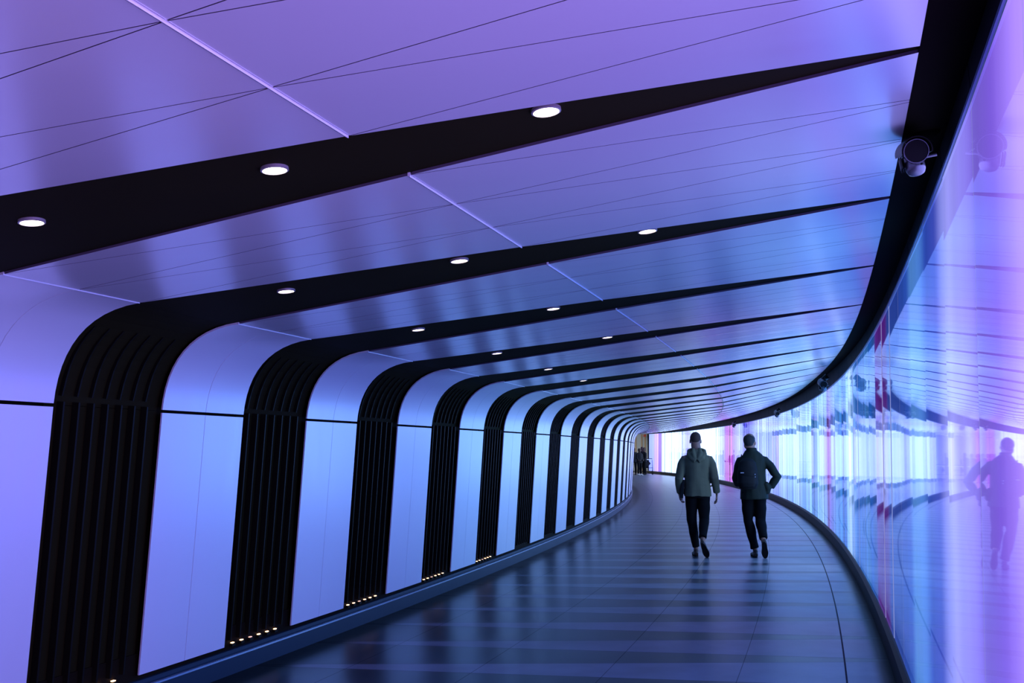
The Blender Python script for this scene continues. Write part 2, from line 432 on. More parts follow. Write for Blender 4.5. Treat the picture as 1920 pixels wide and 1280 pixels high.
GAP = 0.0045
def rows_slab(mbx, prof, fl_, fr_, thick, cols, d0=0.0):
    fr = offset(prof, d0); bk = offset(prof, d0+thick)
    F, B = [], []
    for (p, a, b) in zip(prof, fr, bk):
        sl, sr = fl_(p[0]), fr_(p[0])
        F.append([P(sl+(sr-sl)*j/cols, a[0], a[1]) for j in range(cols+1)])
        B.append([P(sl+(sr-sl)*j/cols, b[0], b[1]) for j in range(cols+1)])
    mbx.slab(F, B)
def tri_band(mbx, pa, pb, k, m, n0g, n1g, thick=0.016):
    """band of triangulated facets between profile points pa (m facets wide) and pb (m+1)"""
    def lerp(a, b, t): return a+(b-a)*t
    na = prof_normal(pa, pb)
    A = [lerp(Rk(k, pa[0]), Lk(k+1, pa[0]), i/m) for i in range(m+1)]
    B = [lerp(Rk(k, pb[0]), Lk(k+1, pb[0]), i/(m+1)) for i in range(m+2)]
    pa2 = (pa[0]-0.006, pa[1]+0.006*(pb[1]-pa[1])/(pa[0]-pb[0])); pb2 = (pb[0]+0.004, pb[1]-0.004*(pb[1]-pa[1])/(pa[0]-pb[0]))
    tris = []
    for i in range(m+1): tris.append([(A[i], pa2), (B[i], pb2), (B[i+1], pb2)])
    for i in range(m): tris.append([(A[i], pa2), (B[i+1], pb2), (A[i+1], pa2)])
    for t in tris:
        pts = [P(s, p[0], p[1]) for s, p in t]; c = (pts[0]+pts[1]+pts[2])/3
        ins = []
        for i in range(3):      # inset each corner by moving both adjacent edges inwards
            a, b, d = pts[i-1], pts[i], pts[(i+1) % 3]
            e1 = (b-a).normalized(); e2 = (d-b).normalized()
            nn = e1.cross(e2).normalized()
            i1 = nn.cross(e1); i2 = nn.cross(e2)
            if i1.dot(c-b) < 0: i1 = -i1
            if i2.dot(c-b) < 0: i2 = -i2
            bis = (i1+i2); den = 1+i1.dot(i2)
            mv = bis*(0.0065*0.5/max(den, 0.12)); ins.append(b+mv)
        h = frame(t[0][0])[2]
        back = Vector((-na[0]*math.cos(h), na[0]*math.sin(h), na[1]))*thick
        mbx.prism(ins, [q+back for q in ins])

KMAX = 34
# black backing shell behind all the cladding, and the ceiling shell
def shell(name, prof, d, s0, s1, st, m):
    mbx = MB(); pr = offset(prof, d); pr2 = offset(prof, d+0.04); ssx = rng(s0, s1, st)
    mbx.slab([[P(s, a, b) for s in ssx] for a, b in pr], [[P(s, a, b) for s in ssx] for a, b in pr2])
    o = mbx.build(name, m, smooth=False); o['kind'] = 'structure'; return o
shell('wall_left', [BASE[:1]+(-0.0,), JOINT] + ARC[1:], 0.075, S0, 64.6, 0.6, M_BACK)
shell('ceiling', [TANG, C2, (-0.10, 2.616)], 0.045, S0, 64.6, 0.6, M_BACK)

def dark_sides(o):   # the open joints between facets are black inside
    for p in o.data.polygons:
        if len(p.vertices) == 4: p.material_index = 1
def white_arch(k, ordi):
    o = P((Rk(k, 4.2)+Lk(k+1, 4.2))/2, 4.2, 0.18)
    if k == -2: lab = 'white ceiling cladding in the top left corner, nearest of all'
    elif k == -1: lab = 'white arched cladding bay at the left edge, before the first full black rib'
    else: lab = 'white arched cladding bay right of the %s black rib from the left edge' % ordinal(k+1)
    t = empty('cladding_arch', o, lab, 'wall panel', 'white arched cladding bays')
    cl = 3 if k < 8 else 2
    # lower panel in two leaves
    m1 = MB()
    for a, b in ((0, .5), (.5, 1)):
        fa = lambda n, a=a: Rk(k, n)+(Lk(k+1, n)-Rk(k, n))*a + (GAP/2 if a else 0)
        fb = lambda n, b=b: Rk(k, n)+(Lk(k+1, n)-Rk(k, n))*b - (GAP/2 if b < 1 else 0)
        rows_slab(m1, [BASE, (JOINT[0]+0.0006, JOINT[1]-0.009)], fa, fb, 0.010, cl)
    m1.build('wall_panel', M_WALL, t)
    m2 = MB(); pr = [(JOINT[0]-0.0006, JOINT[1]+0.009)] + ARC[1:-1] + [(TANG[0]+.004, TANG[1]-0.0005)]
    for a, b in ((0, .5), (.5, 1)):
        fa = lambda n, a=a: Rk(k, n)+(Lk(k+1, n)-Rk(k, n))*a + (GAP/2 if a else 0)
        fb = lambda n, b=b: Rk(k, n)+(Lk(k+1, n)-Rk(k, n))*b - (GAP/2 if b < 1 else 0)
        rows_slab(m2, pr, fa, fb, 0.010, cl)
    o2 = m2.build('curved_panel', M_WALL, t)
    for p in o2.data.polygons: p.use_smooth = True
    o2.data.set_sharp_from_angle(angle=0.5)
    m3 = MB(); tri_band(m3, TANG, C2, k, 2, 0, 0); dark_sides(m3.build('ceiling_panel', [M_CEIL, M_JOINT], t))
    m4 = MB(); tri_band(m4, C2, CEND, k, 3, 0, 0); dark_sides(m4.build('ceiling_panel', [M_CEIL, M_JOINT], t))
    # bright joint strips across the ceiling
    for pt, nm, nx in ((TANG, 'joint_strip', C2), (C2, 'joint_strip', CEND)):
        m5 = MB(); sl, sr = Rk(k, pt[0]), Lk(k+1, pt[0]); wd = 0.0045 if pt is C2 else 0.0025
        q = prof_normal(pt, nx)
        F = [[P(sl+(sr-sl)*j/3, pt[0]+wd, pt[1]-0.002) for j in range(4)], [P(sl+(sr-sl)*j/3, pt[0]-wd, pt[1]-(0.006 if pt is C2 else 0.003)) for j in range(4)]]
        B = [[P(sl+(sr-sl)*j/3, pt[0]+wd, pt[1]+0.012) for j in range(4)], [P(sl+(sr-sl)*j/3, pt[0]-wd, pt[1]+0.012) for j in range(4)]]
        m5.slab(F, B); m5.build(nm, M_TRIM, t)
    return t

def black_rib(k):
    o = P(Lk(k, 4.2)+0.45, 4.2, 0.18)
    lab = ('black ceiling rib crossing the top of the picture with three large downlights' if k == -1 else
           '%s black slatted rib from the left edge, bending from wall into ceiling' % ordinal(k+1))
    t = empty('arch_rib', o, lab, 'rib', 'black ribs along the left wall and ceiling')
    e = 0.012
    m1 = MB()
    rows_slab(m1, [BASE, JOINT], lambda n: Lk(k, n)-e, lambda n: Rk(k, n)+e, 0.012, 2, 0.050)
    m1.build('lower_back_panel', M_BLACK, t)
    m1 = MB()
    pr = [JOINT] + ARC[1:]
    fr = [offset(pr, 0.050)[i] for i in range(len(pr))]
    F, B = [], []
    nn = len(pr)
    for i, p in enumerate(pr):
        d = 0.050 - 0.040*i/(nn-1)
        a = offset(pr, d)[i]; b = offset(pr, d+0.012)[i]
        sl, sr = Lk(k, p[0])-e, Rk(k, p[0])+e
        F.append([P(sl+(sr-sl)*j/2, a[0], a[1]) for j in range(3)]); B.append([P(sl+(sr-sl)*j/2, b[0], b[1]) for j in range(3)])
    m1.slab(F, B); m1.build('curved_back_panel', M_BLACK, t)
    m1 = MB()
    rows_slab(m1, [TANG, C2, CEND], lambda n: Lk(k, n)-e, lambda n: Rk(k, n)+e, 0.012, 2, 0.010)
    m1.build('ceiling_back_panel', M_BLACK, t)
    if k < 22:
        ms, mc = MB(), MB()
        for i in range(7):
            s0 = 0.085 + 0.115*i
            rows_slab(ms, [(BASE[0]-.001, BASE[1]+0.03), (JOINT[0], JOINT[1]+0.02)], lambda n: Lk(k, n)+s0-0.006, lambda n: Lk(k, n)+s0+0.006, 0.04, 1, 0.006)
            prc = [(JOINT[0], JOINT[1]+0.045)] + ARC[2:8]
            rows_slab(mc, prc, lambda n: Lk(k, n)+s0-0.005, lambda n: Lk(k, n)+s0+0.005, 0.022, 1, 0.020)
        ms.build('wall_slats', M_SLAT, t); mc.build('curved_slats', M_SLAT, t)
    return t
for k in range(-2, KMAX): white_arch(k, k)
for k in range(-1, KMAX+1): black_rib(k)
# the same cladding continues behind the photographer: part of the shell
def behind():
    mw, mk = MB(), MB()
    full = [BASE, JOINT] + ARC[1:] + [C2, CEND]
    for k in range(-8, -2):
        rows_slab(mw, full, lambda n: Rk(k, n), lambda n: Lk(k+1, n), 0.02, 3)
        rows_slab(mk, full, lambda n: Lk(k+1, n)-.01, lambda n: Rk(k+1, n)+.01, 0.01, 2, 0.012)
    a = mw.build('trim_1', M_WALL); a['kind'] = 'structure'
    b = mk.build('trim_2', M_BLACK); b['kind'] = 'structure'
behind()

# ------------------------------------------------------------------ left kerb
def sweep(name, prof, s0, s1, st, m, kind='structure', label=None, cat=None):
    """closed profile in (n, z)"""
    mbx = MB(); ssx = rng(s0, s1, st); C = len(prof)
    v = [P(s, a, b) for s in ssx for a, b in prof]; f = []
    for i in range(len(ssx)-1):
        for j in range(C):
            j2 = (j+1) % C; f.append((i*C+j, i*C+j2, (i+1)*C+j2, (i+1)*C+j))
    f.append(tuple(range(C))); f.append(tuple(reversed([(len(ssx)-1)*C+j for j in range(C)])))
    mbx.add(v, f); o = mbx.build(name, m); o['kind'] = kind
    if label: o['label'] = label; o['category'] = cat
    return o
sweep('baseboard_left', [(4.186, 0.0), (4.186, 0.112), (4.205, 0.118), (4.30, 0.118), (4.30, 0.0)], S0, 64.6, 0.5, M_KERB_L)
sweep('trim_3', [(4.180, 0.110), (4.180, 0.121), (4.196, 0.123), (4.196, 0.112)], S0, 64.6, 0.5, M_KERB_E)
sweep('trim_4', [(4.212, 0.118), (4.212, 0.147), (4.30, 0.152), (4.30, 0.118)], S0, 64.6, 0.5, M_KERB_L)
sweep('trim_5', [(4.207, 0.146), (4.207, 0.152), (4.226, 0.154), (4.226, 0.148)], S0, 64.6, 0.5, M_KERB_L)
sweep('trim_6', [(4.232, 0.150), (4.232, 0.30), (4.26, 0.30), (4.26, 0.150)], S0, 64.6, 0.5, M_BACK)

# ------------------------------------------------------------------ glass wall
GZ0, GZ1 = 0.175, 2.475
sweep('baseboard_right', [(0.035, 0.0), (0.035, 0.150), (0.012, 0.172), (-0.10, 0.172), (-0.10, 0.0)], S0, S1+.3, 0.5, M_KERB_R)
sweep('trim_7', [(-0.036, GZ1+0.003), (-0.036, GZ1+0.016), (-0.07, GZ1+0.016), (-0.07, GZ1+0.003)], S0, S1+.3, 0.45, M_LIP)
sweep('wall_right', [(-0.105, 0.0), (-0.105, 3.0), (-0.25, 3.0), (-0.25, 0.0)], S0, S1+.3, 0.6, M_BACK)
SEG = 0.913
def pane_quads(mbx, a, b, jit=0.0, lean=0.0, z0=GZ0, z1=GZ1):
    pa, pb = P(a+0.002, -jit, 0), P(b-0.002, jit, 0)
    d = (pb-pa).normalized(); nrm = Vector((d.y, -d.x, 0))    # away from the walkway
    th = nrm*0.02
    def q(p, z, off): return Vector((p.x, p.y, z)) + off + nrm*lean*(z-z0)
    v = [q(pa, z0, Vector()), q(pb, z0, Vector()), q(pb, z1, Vector()), q(pa, z1, Vector())]
    v += [q(pa, z0, th), q(pb, z0, th), q(pb, z1, th), q(pa, z1, th)]
    uv = [(a, z0), (b, z0), (b, z1), (a, z1)]*2
    mbx.add(v, [(0, 1, 2, 3), (7, 6, 5, 4), (0, 4, 5, 1), (1, 5, 6, 2), (2, 6, 7, 3), (3, 7, 4, 0)], uv)
    return pa
M_EDGE = mat('pane_edge', (0.25, 0.3, 0.42, 1), 0.3, 0, 0.5, emit=(0.6, 0.65, 1.0, 1), estr=0.35, var=(5, .05))
def edge_slots(o):
    for i, p in enumerate(o.data.polygons): p.material_index = 0 if i % 6 == 0 else 1
def tint(s):
    if s < -0.6: return 'lilac pink'
    if s < 0.3: return 'deep violet'
    if s < 1.2: return 'pale lavender'
    if s < 2: return 'violet blue'
    if s < 3: return 'sky blue'
    if s < 5: return 'indigo blue'
    if s < 6.4: return 'magenta violet'
    if s < 10: return 'clear blue'
    if s < 39.5: return 'pale blue'
    if s < 43: return 'magenta'
    if s < 52.5: return 'near-white'
    if s < 55: return 'violet'
    if s < 61: return 'near-white'
    return 'pink and violet'
i0 = -1; s = -0.94 - SEG; pi = 0
while s < S1 - 0.2:
    e = min(s+SEG, S1); mbx = MB(); pi += 1
    rj = random.Random(100+pi)
    jit = rj.uniform(-1, 1)*0.0022 if s > 0.5 else 0.0
    o0 = P((s+e)/2, 0, GZ0)
    pane_quads(mbx, s, e, jit, 0.0196)
    o = mbx.build('light_panel', [M_SCREEN, M_EDGE], origin=o0)
    edge_slots(o)
    if pi == 1: lab = 'lilac pink backlit glass pane cut by the right edge of the photo'
    else: lab = '%s backlit glass pane, %s along the wall from the right edge' % (tint((s+e)/2), ordinal(pi))
    tag(o, lab, 'light panel', 'backlit glass panes of the right wall')
    s = e
mbx = MB(); s = -0.94-SEG-12*SEG
while s < -0.94-SEG-0.01:
    pane_quads(mbx, s, s+SEG, 0.0, 0.0196); s += SEG
o = mbx.build('window_1', [M_SCREEN, M_EDGE]); edge_slots(o); o['kind'] = 'structure'
# fascia boards between glass and ceiling
mbx = MB(); s = -0.94-11*SEG
while s < S1-0.3:
    e = min(s+SEG, S1+.2)
    F = [[P(s+.006, -0.046, GZ1+0.016), P(e-.006, -0.046, GZ1+0.016)], [P(s+.006, -0.040, 2.588), P(e-.006, -0.040, 2.588)]]
    B = [[P(s+.006, -0.07, GZ1+0.016), P(e-.006, -0.07, GZ1+0.016)], [P(s+.006, -0.07, 2.588), P(e-.006, -0.07, 2.588)]]
    mbx.slab(F, B); s += SEG
o = mbx.build('trim_8', M_FASCIA); o['kind'] = 'structure'

def ceil_z(n): return C2[1] + (CEND[1]-C2[1])*(C2[0]-n)/(C2[0]-CEND[0])
sweep('trim_15', [(0.105, ceil_z(0.105)-0.0005), (-0.06, ceil_z(-.06)-0.003), (-0.06, ceil_z(-.06)+0.02), (0.105, ceil_z(.105)+0.01)], S0, S1, 0.45, M_FASCIA_REFL)  # added dark strip: the fascia's reflection painted onto the ceiling edge

# ------------------------------------------------------------------ downlights
LN = [2.985, 2.06, 1.165]; WHERE = ['left', 'middle', 'right']
def downlight(k, j):
    n = LN[j] if k >= 0 else (3.02, 2.065, 1.155)[j]; s = (1.372 + 1.79*k) if k >= 0 else -0.350
    if s < Lk(k, n)+0.045: s = Lk(k, n)+0.045
    seg = (TANG, C2) if n > C2[0] else (C2, CEND)
    t = (seg[0][0]-n)/(seg[0][0]-seg[1][0]); z = seg[0][1]+(seg[1][1]-seg[0][1])*t
    c = P(s, n, z + 0.004); slope = (seg[1][1]-seg[0][1])/(seg[0][0]-seg[1][0])
    h = frame(s)[2]
    right = Vector((math.cos(h), -math.sin(h), slope)).normalized(); fwd = Vector((math.sin(h), math.cos(h), 0)); up = right.cross(fwd).normalized()
    if k == -1: lab = 'large round downlight, %s one of three on the nearest black ceiling rib' % WHERE[j]
    else: lab = 'round downlight, %s one on the %s black rib from the left edge' % (WHERE[j], ordinal(k+1))
    root = empty('downlight', c, lab, 'light', 'round downlights in the black ceiling ribs')
    def ringpts(r, dz, m=32): return [c + right*r*math.cos(2*PI*i/m) + fwd*r*math.sin(2*PI*i/m) - up*dz for i in range(m)]
    m = 32
    A, B_, C_, D = ringpts(0.045, -0.01), ringpts(0.045, 0.003), ringpts(0.0395, 0.005), ringpts(0.0385, -0.002)
    v = A+B_+C_+D; f = []
    for a in range(3):
        for i in range(m): f.append((a*m+i, a*m+(i+1) % m, (a+1)*m+(i+1) % m, (a+1)*m+i))
    link('ring', v, f, M_RING, root, smooth=False)
    v = ringpts(0.0385, 0.001) + ringpts(0.0385, -0.008); f = [tuple(range(m)), tuple(reversed(range(m, 2*m)))]
    for i in range(m): f.append((i, m+i, m+(i+1) % m, (i+1) % m))
    link('lens', v, f, M_LENS, root)
for k in range(-1, 5):
    for j in range(3):
        if (k, j) in ((1, 2), (2, 2), (3, 1), (3, 2), (4, 1), (4, 2)): continue
        downlight(k, j)

# ------------------------------------------------------------------ small warm uplights at the foot of the slats
for k in range(0, 5):
    for i in range(6):
        s = Lk(k, 4.2) + 0.135 + 0.1145*i
        c = P(s, 4.222, 0.192); h = frame(s)[2]; rot = Matrix.Rotation(-h, 3, 'Z')
        root = empty('uplight', c, '%s small warm uplight at the foot of the %s black rib from the left' % (ordinal(i+1), ordinal(k+1)), 'light', 'warm uplights between the rib slats')
        mbx = MB(); mbx.box(c + Vector((0, 0, -0.012)), 0.024, 0.040, 0.018, rot); mbx.build('housing', M_SLAT, root)
        mbx = MB(); mbx.box(c + Vector((0, 0, 0.001)), 0.014, 0.026, 0.005, rot); mbx.build('lens', M_UPDIM if i == 2 else M_UP, root)

# ------------------------------------------------------------------ surveillance cameras under the fascia
def cctv(s, n, z, lab, near=True, sc_=1.0):
    c = P(s, n, z); h = frame(s)[2]
    root = empty('security_camera', c, lab, 'security camera', 'security cameras above the glass wall')
    fw = Vector((-math.sin(h)*0.93+0.05, -math.cos(h)*0.95, -0.20)).normalized()    # looks back at the photographer
    sd = fw.cross(Vector((0, 0, 1))).normalized(); up = sd.cross(fw)
    r = 0.040*sc_
    if sd.dot(P(s, n-1, z)-P(s, n, z)) < 0: sd = -sd            # towards the glass
    wallv = (P(s, n-1, z)-P(s, n, z)).normalized()
    b = MB(); b.tube([c, c-fw*0.17*sc_], [r, r*0.98], 28, up); b.build('body', M_CAMD, root, True)
    b = MB(); F, B = [], []
    for q in (0.0, 0.012):
        F.append([c+fw*q+(sd*math.cos(2*PI*i/28)+up*math.sin(2*PI*i/28))*r*0.98 for i in range(29)])
        B.append([c+fw*q+(sd*math.cos(2*PI*i/28)+up*math.sin(2*PI*i/28))*r*1.05 for i in range(29)])
    b.slab(F, B); b.build('front_ring', M_CAMB, root)
    b = MB(); b.tube([c+fw*0.002, c+fw*0.006], [r*0.97, r*0.95], 28, up); b.build('lens_window', M_CAMD, root)
    b = MB(); F, B = [], []                                     # sun shield: most of a pipe over the body
    for q in (0.035, -0.17):
        rowf, rowb = [], []
        for i in range(19):
            a = math.radians(-5+200*i/18)
            d = sd*math.cos(a)+up*math.sin(a)
            rowf.append(c+fw*q*sc_+d*(r*1.18)); rowb.append(c+fw*q*sc_+d*(r*1.27))
        F.append(rowf); B.append(rowb)
    b.slab(F, B); b.build('sunshield', M_CAMD, root)
    arm0 = c-fw*0.12*sc_+up*r*0.5
    b = MB(); b.tube([arm0, arm0+Vector((0, 0, .03*sc_))+wallv*0.03, arm0+Vector((0, 0, .075))+wallv*0.075], [0.030*sc_, 0.030*sc_, 0.034*sc_], 16, sd); b.build('mount', M_CAMD, root, True)
    b = MB(); b.tube([c-fw*0.02+sd*r*0.85-up*r*.5, c-fw*0.02+sd*(r+0.030)-up*r*.35], [0.005, 0.006], 10, up); b.build('side_bracket', M_CAMB, root)
    c2_ = c - Vector((0, 0, 0.052*sc_)) - fw*0.035              # lower unit looking down
    fw2 = Vector((0.05, -0.30, -0.95)).normalized(); r2 = 0.033*sc_
    b = MB(); b.tube([c2_-fw2*.035*sc_, c2_+fw2*0.012*sc_, c2_+fw2*0.024*sc_, c2_+fw2*.030*sc_], [r2, r2, r2*0.86, r2*.5], 28, sd); b.build('lower_housing', M_CAMB, root, True)
    s2 = fw2.cross(sd).normalized()
    for rr_ in (1.18, 1.42):
        b = MB(); F, B = [], []
        for q in (-0.028, 0.012):
            rowf, rowb = [], []
            for i in range(7):
                a = math.radians(155+50*i/6); d = sd*math.cos(a)+s2*math.sin(a)
                rowf.append(c2_+fw2*q*sc_+d*r2*rr_); rowb.append(c2_+fw2*q*sc_+d*r2*(rr_+.09))
            F.append(rowf); B.append(rowb)
        b.slab(F, B); b.build('side_fin', M_CAMD, root)
    b = MB(); b.tube([c2_+sd*r2*.3-Vector((0, r2, 0))*.92, c2_+sd*r2*.3-Vector((0, r2, 0))*1.08], [.004, .003], 10); b.build('screw', M_CAMD, root)
    return root
cctv(0.53, 0.070, 2.490, 'twin security camera hanging near the upper right, closest to the viewer')
cctv(12.9, 0.16, 2.43, 'dark security camera under the fascia, second nearest, above the glass', sc_=1.3)
cctv(25.6, 0.16, 2.43, 'small dark security camera under the fascia, third nearest', sc_=1.3)
cctv(38.3, 0.16, 2.43, 'tiny dark security camera under the far fascia, above the left man', sc_=1.3)

# ------------------------------------------------------------------ hall beyond the tunnel
M_CREAM = mat('cream_far_wall', S(196, 210, 222), 0.6, 0, 0.3, var=(1.5, 0.08))
M_TAN = mat('tan_far_strip', S(190, 172, 148), 0.6, 0, 0.3, var=(2, 0.05))
M_HALLC = mat('white_hall_ceiling', (0.7, 0.7, 0.75, 1), 0.5, var=(1, 0.05))
HS = 73.0
mbx = MB(); mbx.slab([[P(HS, n, 0) for n in (-9, -4, 0, 4.8)], [P(HS, n, 3.3) for n in (-9, -4, 0, 4.8)]], [[P(HS+.2, n, 0) for n in (-9, -4, 0, 4.8)], [P(HS+.2, n, 3.3) for n in (-9, -4, 0, 4.8)]])
o = mbx.build('wall_back', M_CREAM); o['kind'] = 'structure'
mbx = MB(); mbx.slab([[P(s, -9, 0) for s in (64.7, 69, 73)], [P(s, -9, 3.3) for s in (64.7, 69, 73)]], [[P(s, -9.2, 0) for s in (64.7, 69, 73)], [P(s, -9.2, 3.3) for s in (64.7, 69, 73)]])
o = mbx.build('wall_hall', M_CREAM); o['kind'] = 'structure'
mbx = MB(); mbx.slab([[P(s, 4.85, 0) for s in (64.6, 69, 73)], [P(s, 4.85, 3.3) for s in (64.6, 69, 73)]], [[P(s, 5.05, 0) for s in (64.6, 69, 73)], [P(s, 5.05, 3.3) for s in (64.6, 69, 73)]])
o = mbx.build('wall_far_left', M_CREAM); o['kind'] = 'structure'
mbx = MB(); mbx.slab([[P(s, n, 3.3) for n in (-9, -3, 0, 5)] for s in (64.7, 69, 73.2)], [[P(s, n, 3.4) for n in (-9, -3, 0, 5)] for s in (64.7, 69, 73.2)])
o = mbx.build('ceiling_far', M_HALLC); o['kind'] = 'structure'
mbx = MB(); mbx.slab([[P(64.62, n, 2.62) for n in (-9, -3, 0, 5)], [P(64.62, n, 3.4) for n in (-9, -3, 0, 5)]], [[P(64.72, n, 2.62) for n in (-9, -3, 0, 5)], [P(64.72, n, 3.4) for n in (-9, -3, 0, 5)]])
o = mbx.build('trim_9', M_HALLC); o['kind'] = 'structure'
mbx = MB(); mbx.slab([[P(64.62, n, 0) for n in (-9, -3, -0.02)], [P(64.62, n, 2.62) for n in (-9, -3, -.02)]], [[P(64.72, n, 0) for n in (-9, -3, -0.02)], [P(64.72, n, 2.62) for n in (-9, -3, -.02)]])
o = mbx.build('trim_10', M_BACK); o['kind'] = 'structure'
for i, n in enumerate((-2.90, -2.62, -2.36, -1.9)):
    mbx = MB(); mbx.slab([[P(HS-.02, n, 0), P(HS-.02, n+.12, 0)], [P(HS-.02, n, 3.28), P(HS-.02, n+.12, 3.28)]], [[P(HS, n, 0), P(HS, n+.12, 0)], [P(HS, n, 3.28), P(HS, n+.12, 3.28)]])
    o = mbx.build('trim_%d' % (11+i), M_TAN); o['kind'] = 'structure'
M_RED = mat('red_sign_box', S(120, 35, 25), 0.4, 0, 0.4, emit=S(150, 40, 25), estr=0.4, var=(9, .05))
mbx = MB(); c = P(HS-.1, -2.5, 2.50); mbx.box(c, 0.18, 0.1, 0.12)
tag(mbx.build('wall_sign', M_RED, origin=c), 'tiny red sign box high on the cream wall at the far end', 'sign')
# lamp fittings of the hall (their panels are what lights the cream wall)
M_HL = mat('hall_light_panel', (1, 1, 1, 1), 0.5, emit=(1.0, 0.95, 0.88, 1), estr=45.0, var=(9, .02))
for i, (s, n) in enumerate(((67.5, 3.4), (67.5, -2.0), (71, 1.0))):
    c = P(s, n, 3.27); mbx = MB(); mbx.box(c, 1.2, 0.6, 0.05)
    tag(mbx.build('ceiling_lamp', M_HL, origin=c), '%s flat lamp panel in the ceiling of the hall past the tunnel' % ('left', 'right', 'rear')[i], 'light', 'lamp panels of the far hall')
#PEOPLE#
# ------------------------------------------------------------------ people
def remeshed(name, mbx, voxel, mat_, parent, smooth_it=3, disp=None):
    """fuse overlapping closed volumes into one continuous skin"""
    me = bpy.data.meshes.new(name+'_tmp'); me.from_pydata([tuple(v) for v in mbx.v], [], mbx.f); me.update()
    bm = bmesh.new(); bm.from_mesh(me); bmesh.ops.recalc_face_normals(bm, faces=bm.faces); bm.to_mesh(me); bm.free()
    to = bpy.data.objects.new(name+'_tmp', me); COL.objects.link(to)
    rm = to.modifiers.new('r', 'REMESH'); rm.mode = 'VOXEL'; rm.voxel_size = voxel
    sm = to.modifiers.new('s', 'SMOOTH'); sm.iterations = smooth_it; sm.factor = 0.5
    dg = bpy.context.evaluated_depsgraph_get(); dg.update()
    m2 = bpy.data.meshes.new_from_object(to.evaluated_get(dg))
    bpy.data.objects.remove(to); bpy.data.meshes.remove(me)
    if disp:
        nr = [v.normal.copy() for v in m2.vertices]
        for v, n_ in zip(m2.vertices, nr): v.co = v.co + n_*disp(v.co)
    for p in m2.polygons: p.use_smooth = True
    m2.name = name; m2.materials.clear(); m2.materials.append(mat_)
    o = bpy.data.objects.new(name, m2); COL.objects.link(o)
    if parent is not None: o.parent = parent
    return o
def V(*a): return Vector(a)
def hand(b, wrist, dirv, palm_n, thumb_side, curl=0.5, s=1.0):
    """palm, four bent fingers and a side thumb; b collects closed volumes"""
    d = dirv.normalized(); pn = (palm_n - d*palm_n.dot(d)).normalized(); sd = d.cross(pn).normalized()*thumb_side
    pc = wrist + d*0.045*s
    b.tube([wrist-d*0.02, wrist+d*0.02*s, wrist+d*0.06*s, wrist+d*0.092*s], [(0.026*s, 0.020*s), (0.033*s, 0.017*s), (0.041*s, 0.015*s), (0.037*s, 0.012*s)], 12, pn)
    L = [0.072, 0.080, 0.074, 0.058]
    for i in range(4):
        base = wrist + d*0.086*s + sd*(0.030-0.020*i)*s
        a1 = 0.25*curl + 0.06*i; ang = a1; p = base; pts = [p - d*0.01]
        for q, frac in enumerate((0.45, 0.32, 0.23)):
            dd = (d*math.cos(ang)+pn*math.sin(ang)); p = p + dd*L[i]*frac*s; pts.append(p); ang += curl*(0.85 if q == 0 else 0.6)
        b.tube(pts, [0.0095*s, 0.0088*s, 0.0082*s, 0.0070*s], 8, sd)
    tb = wrist + d*0.03*s + sd*0.026*s
    t1 = tb + (d*0.72+sd*0.6+pn*0.25).normalized()*0.036*s; t2 = t1 + (d*0.93+sd*0.15+pn*0.35).normalized()*0.030*s
    b.tube([tb-sd*0.01, t1, t2], [0.014*s, 0.0115*s, 0.009*s], 8, pn)
def head(b, c, yaw=0.0, s=1.0):
    """skull, jaw, nose, brow, lips and ears; the face looks along +Y before yaw"""
    R = Matrix.Rotation(yaw, 3, 'Z')
    def q(x, y, z): return c + R @ V(x*s, y*s, z*s)
    b.ball(q(0, -0.012, 0.028), 0.076*s, 0.096*s, 0.092*s, R)
    b.ball(q(0, 0.022, -0.035), 0.060*s, 0.070*s, 0.075*s, R)
    b.ball(q(0, 0.050, -0.085), 0.032*s, 0.036*s, 0.026*s, R)
    b.ball(q(0, -0.045, -0.04), 0.066*s, 0.050*s, 0.065*s, R)
    b.tube([q(0, .085, .012), q(0, .104, -.022), q(0, .092, -.030)], [0.008*s, 0.013*s, 0.010*s], 8)
    b.ball(q(0, 0.078, 0.020), 0.045*s, 0.014*s, 0.010*s, R, 12, 8)
    b.ball(q(0, 0.084, -0.055), 0.024*s, 0.012*s, 0.009*s, R, 12, 8)
    for x in (-1, 1):
        b.ball(q(0.076*x, -0.006, -0.014), 0.009*s, 0.018*s, 0.030*s, R @ Matrix.Rotation(-0.35*x, 3, 'Z'), 12, 8)
        b.ball(q(0.030*x, 0.074, 0.002), 0.013*s, 0.012*s, 0.010*s, R, 10, 6)
M_SKIN = mat('skin', (0.24, 0.11, 0.075, 1), 0.5, 0, 0.4, var=(6, .06))
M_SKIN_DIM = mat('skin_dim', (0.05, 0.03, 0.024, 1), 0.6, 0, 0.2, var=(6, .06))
M_EYE = mat('eye_white', (0.7, 0.7, 0.7, 1), 0.2, var=(6, .02))
M_KHAKI = mat('khaki_cotton', (0.105, 0.10, 0.062, 1), 0.85, 0, 0.15, var=(14, .10), bump=(60, 0.15))
M_JEANS = mat('black_denim', (0.004, 0.004, 0.005, 1), 0.9, 0, 0.08, var=(20, .1))
M_SHOE = mat('brown_leather', (0.05, 0.028, 0.02, 1), 0.5, 0, 0.3, var=(20, .1))
M_SOLE = mat('dark_rubber_sole', (0.008, 0.007, 0.008, 1), 0.8, 0, 0.1, var=(20, .1))
M_HAIR = mat('dark_cropped_hair', (0.055, 0.032, 0.026, 1), 0.8, 0, 0.2, var=(90, .3))
M_GREY = mat('short_grey_hair', (0.020, 0.018, 0.020, 1), 0.7, 0, 0.2, var=(90, .3))
M_GREEN = mat('dark_green_cloth', (0.010, 0.015, 0.010, 1), 0.75, 0, 0.2, var=(12, .15), bump=(60, 0.15))
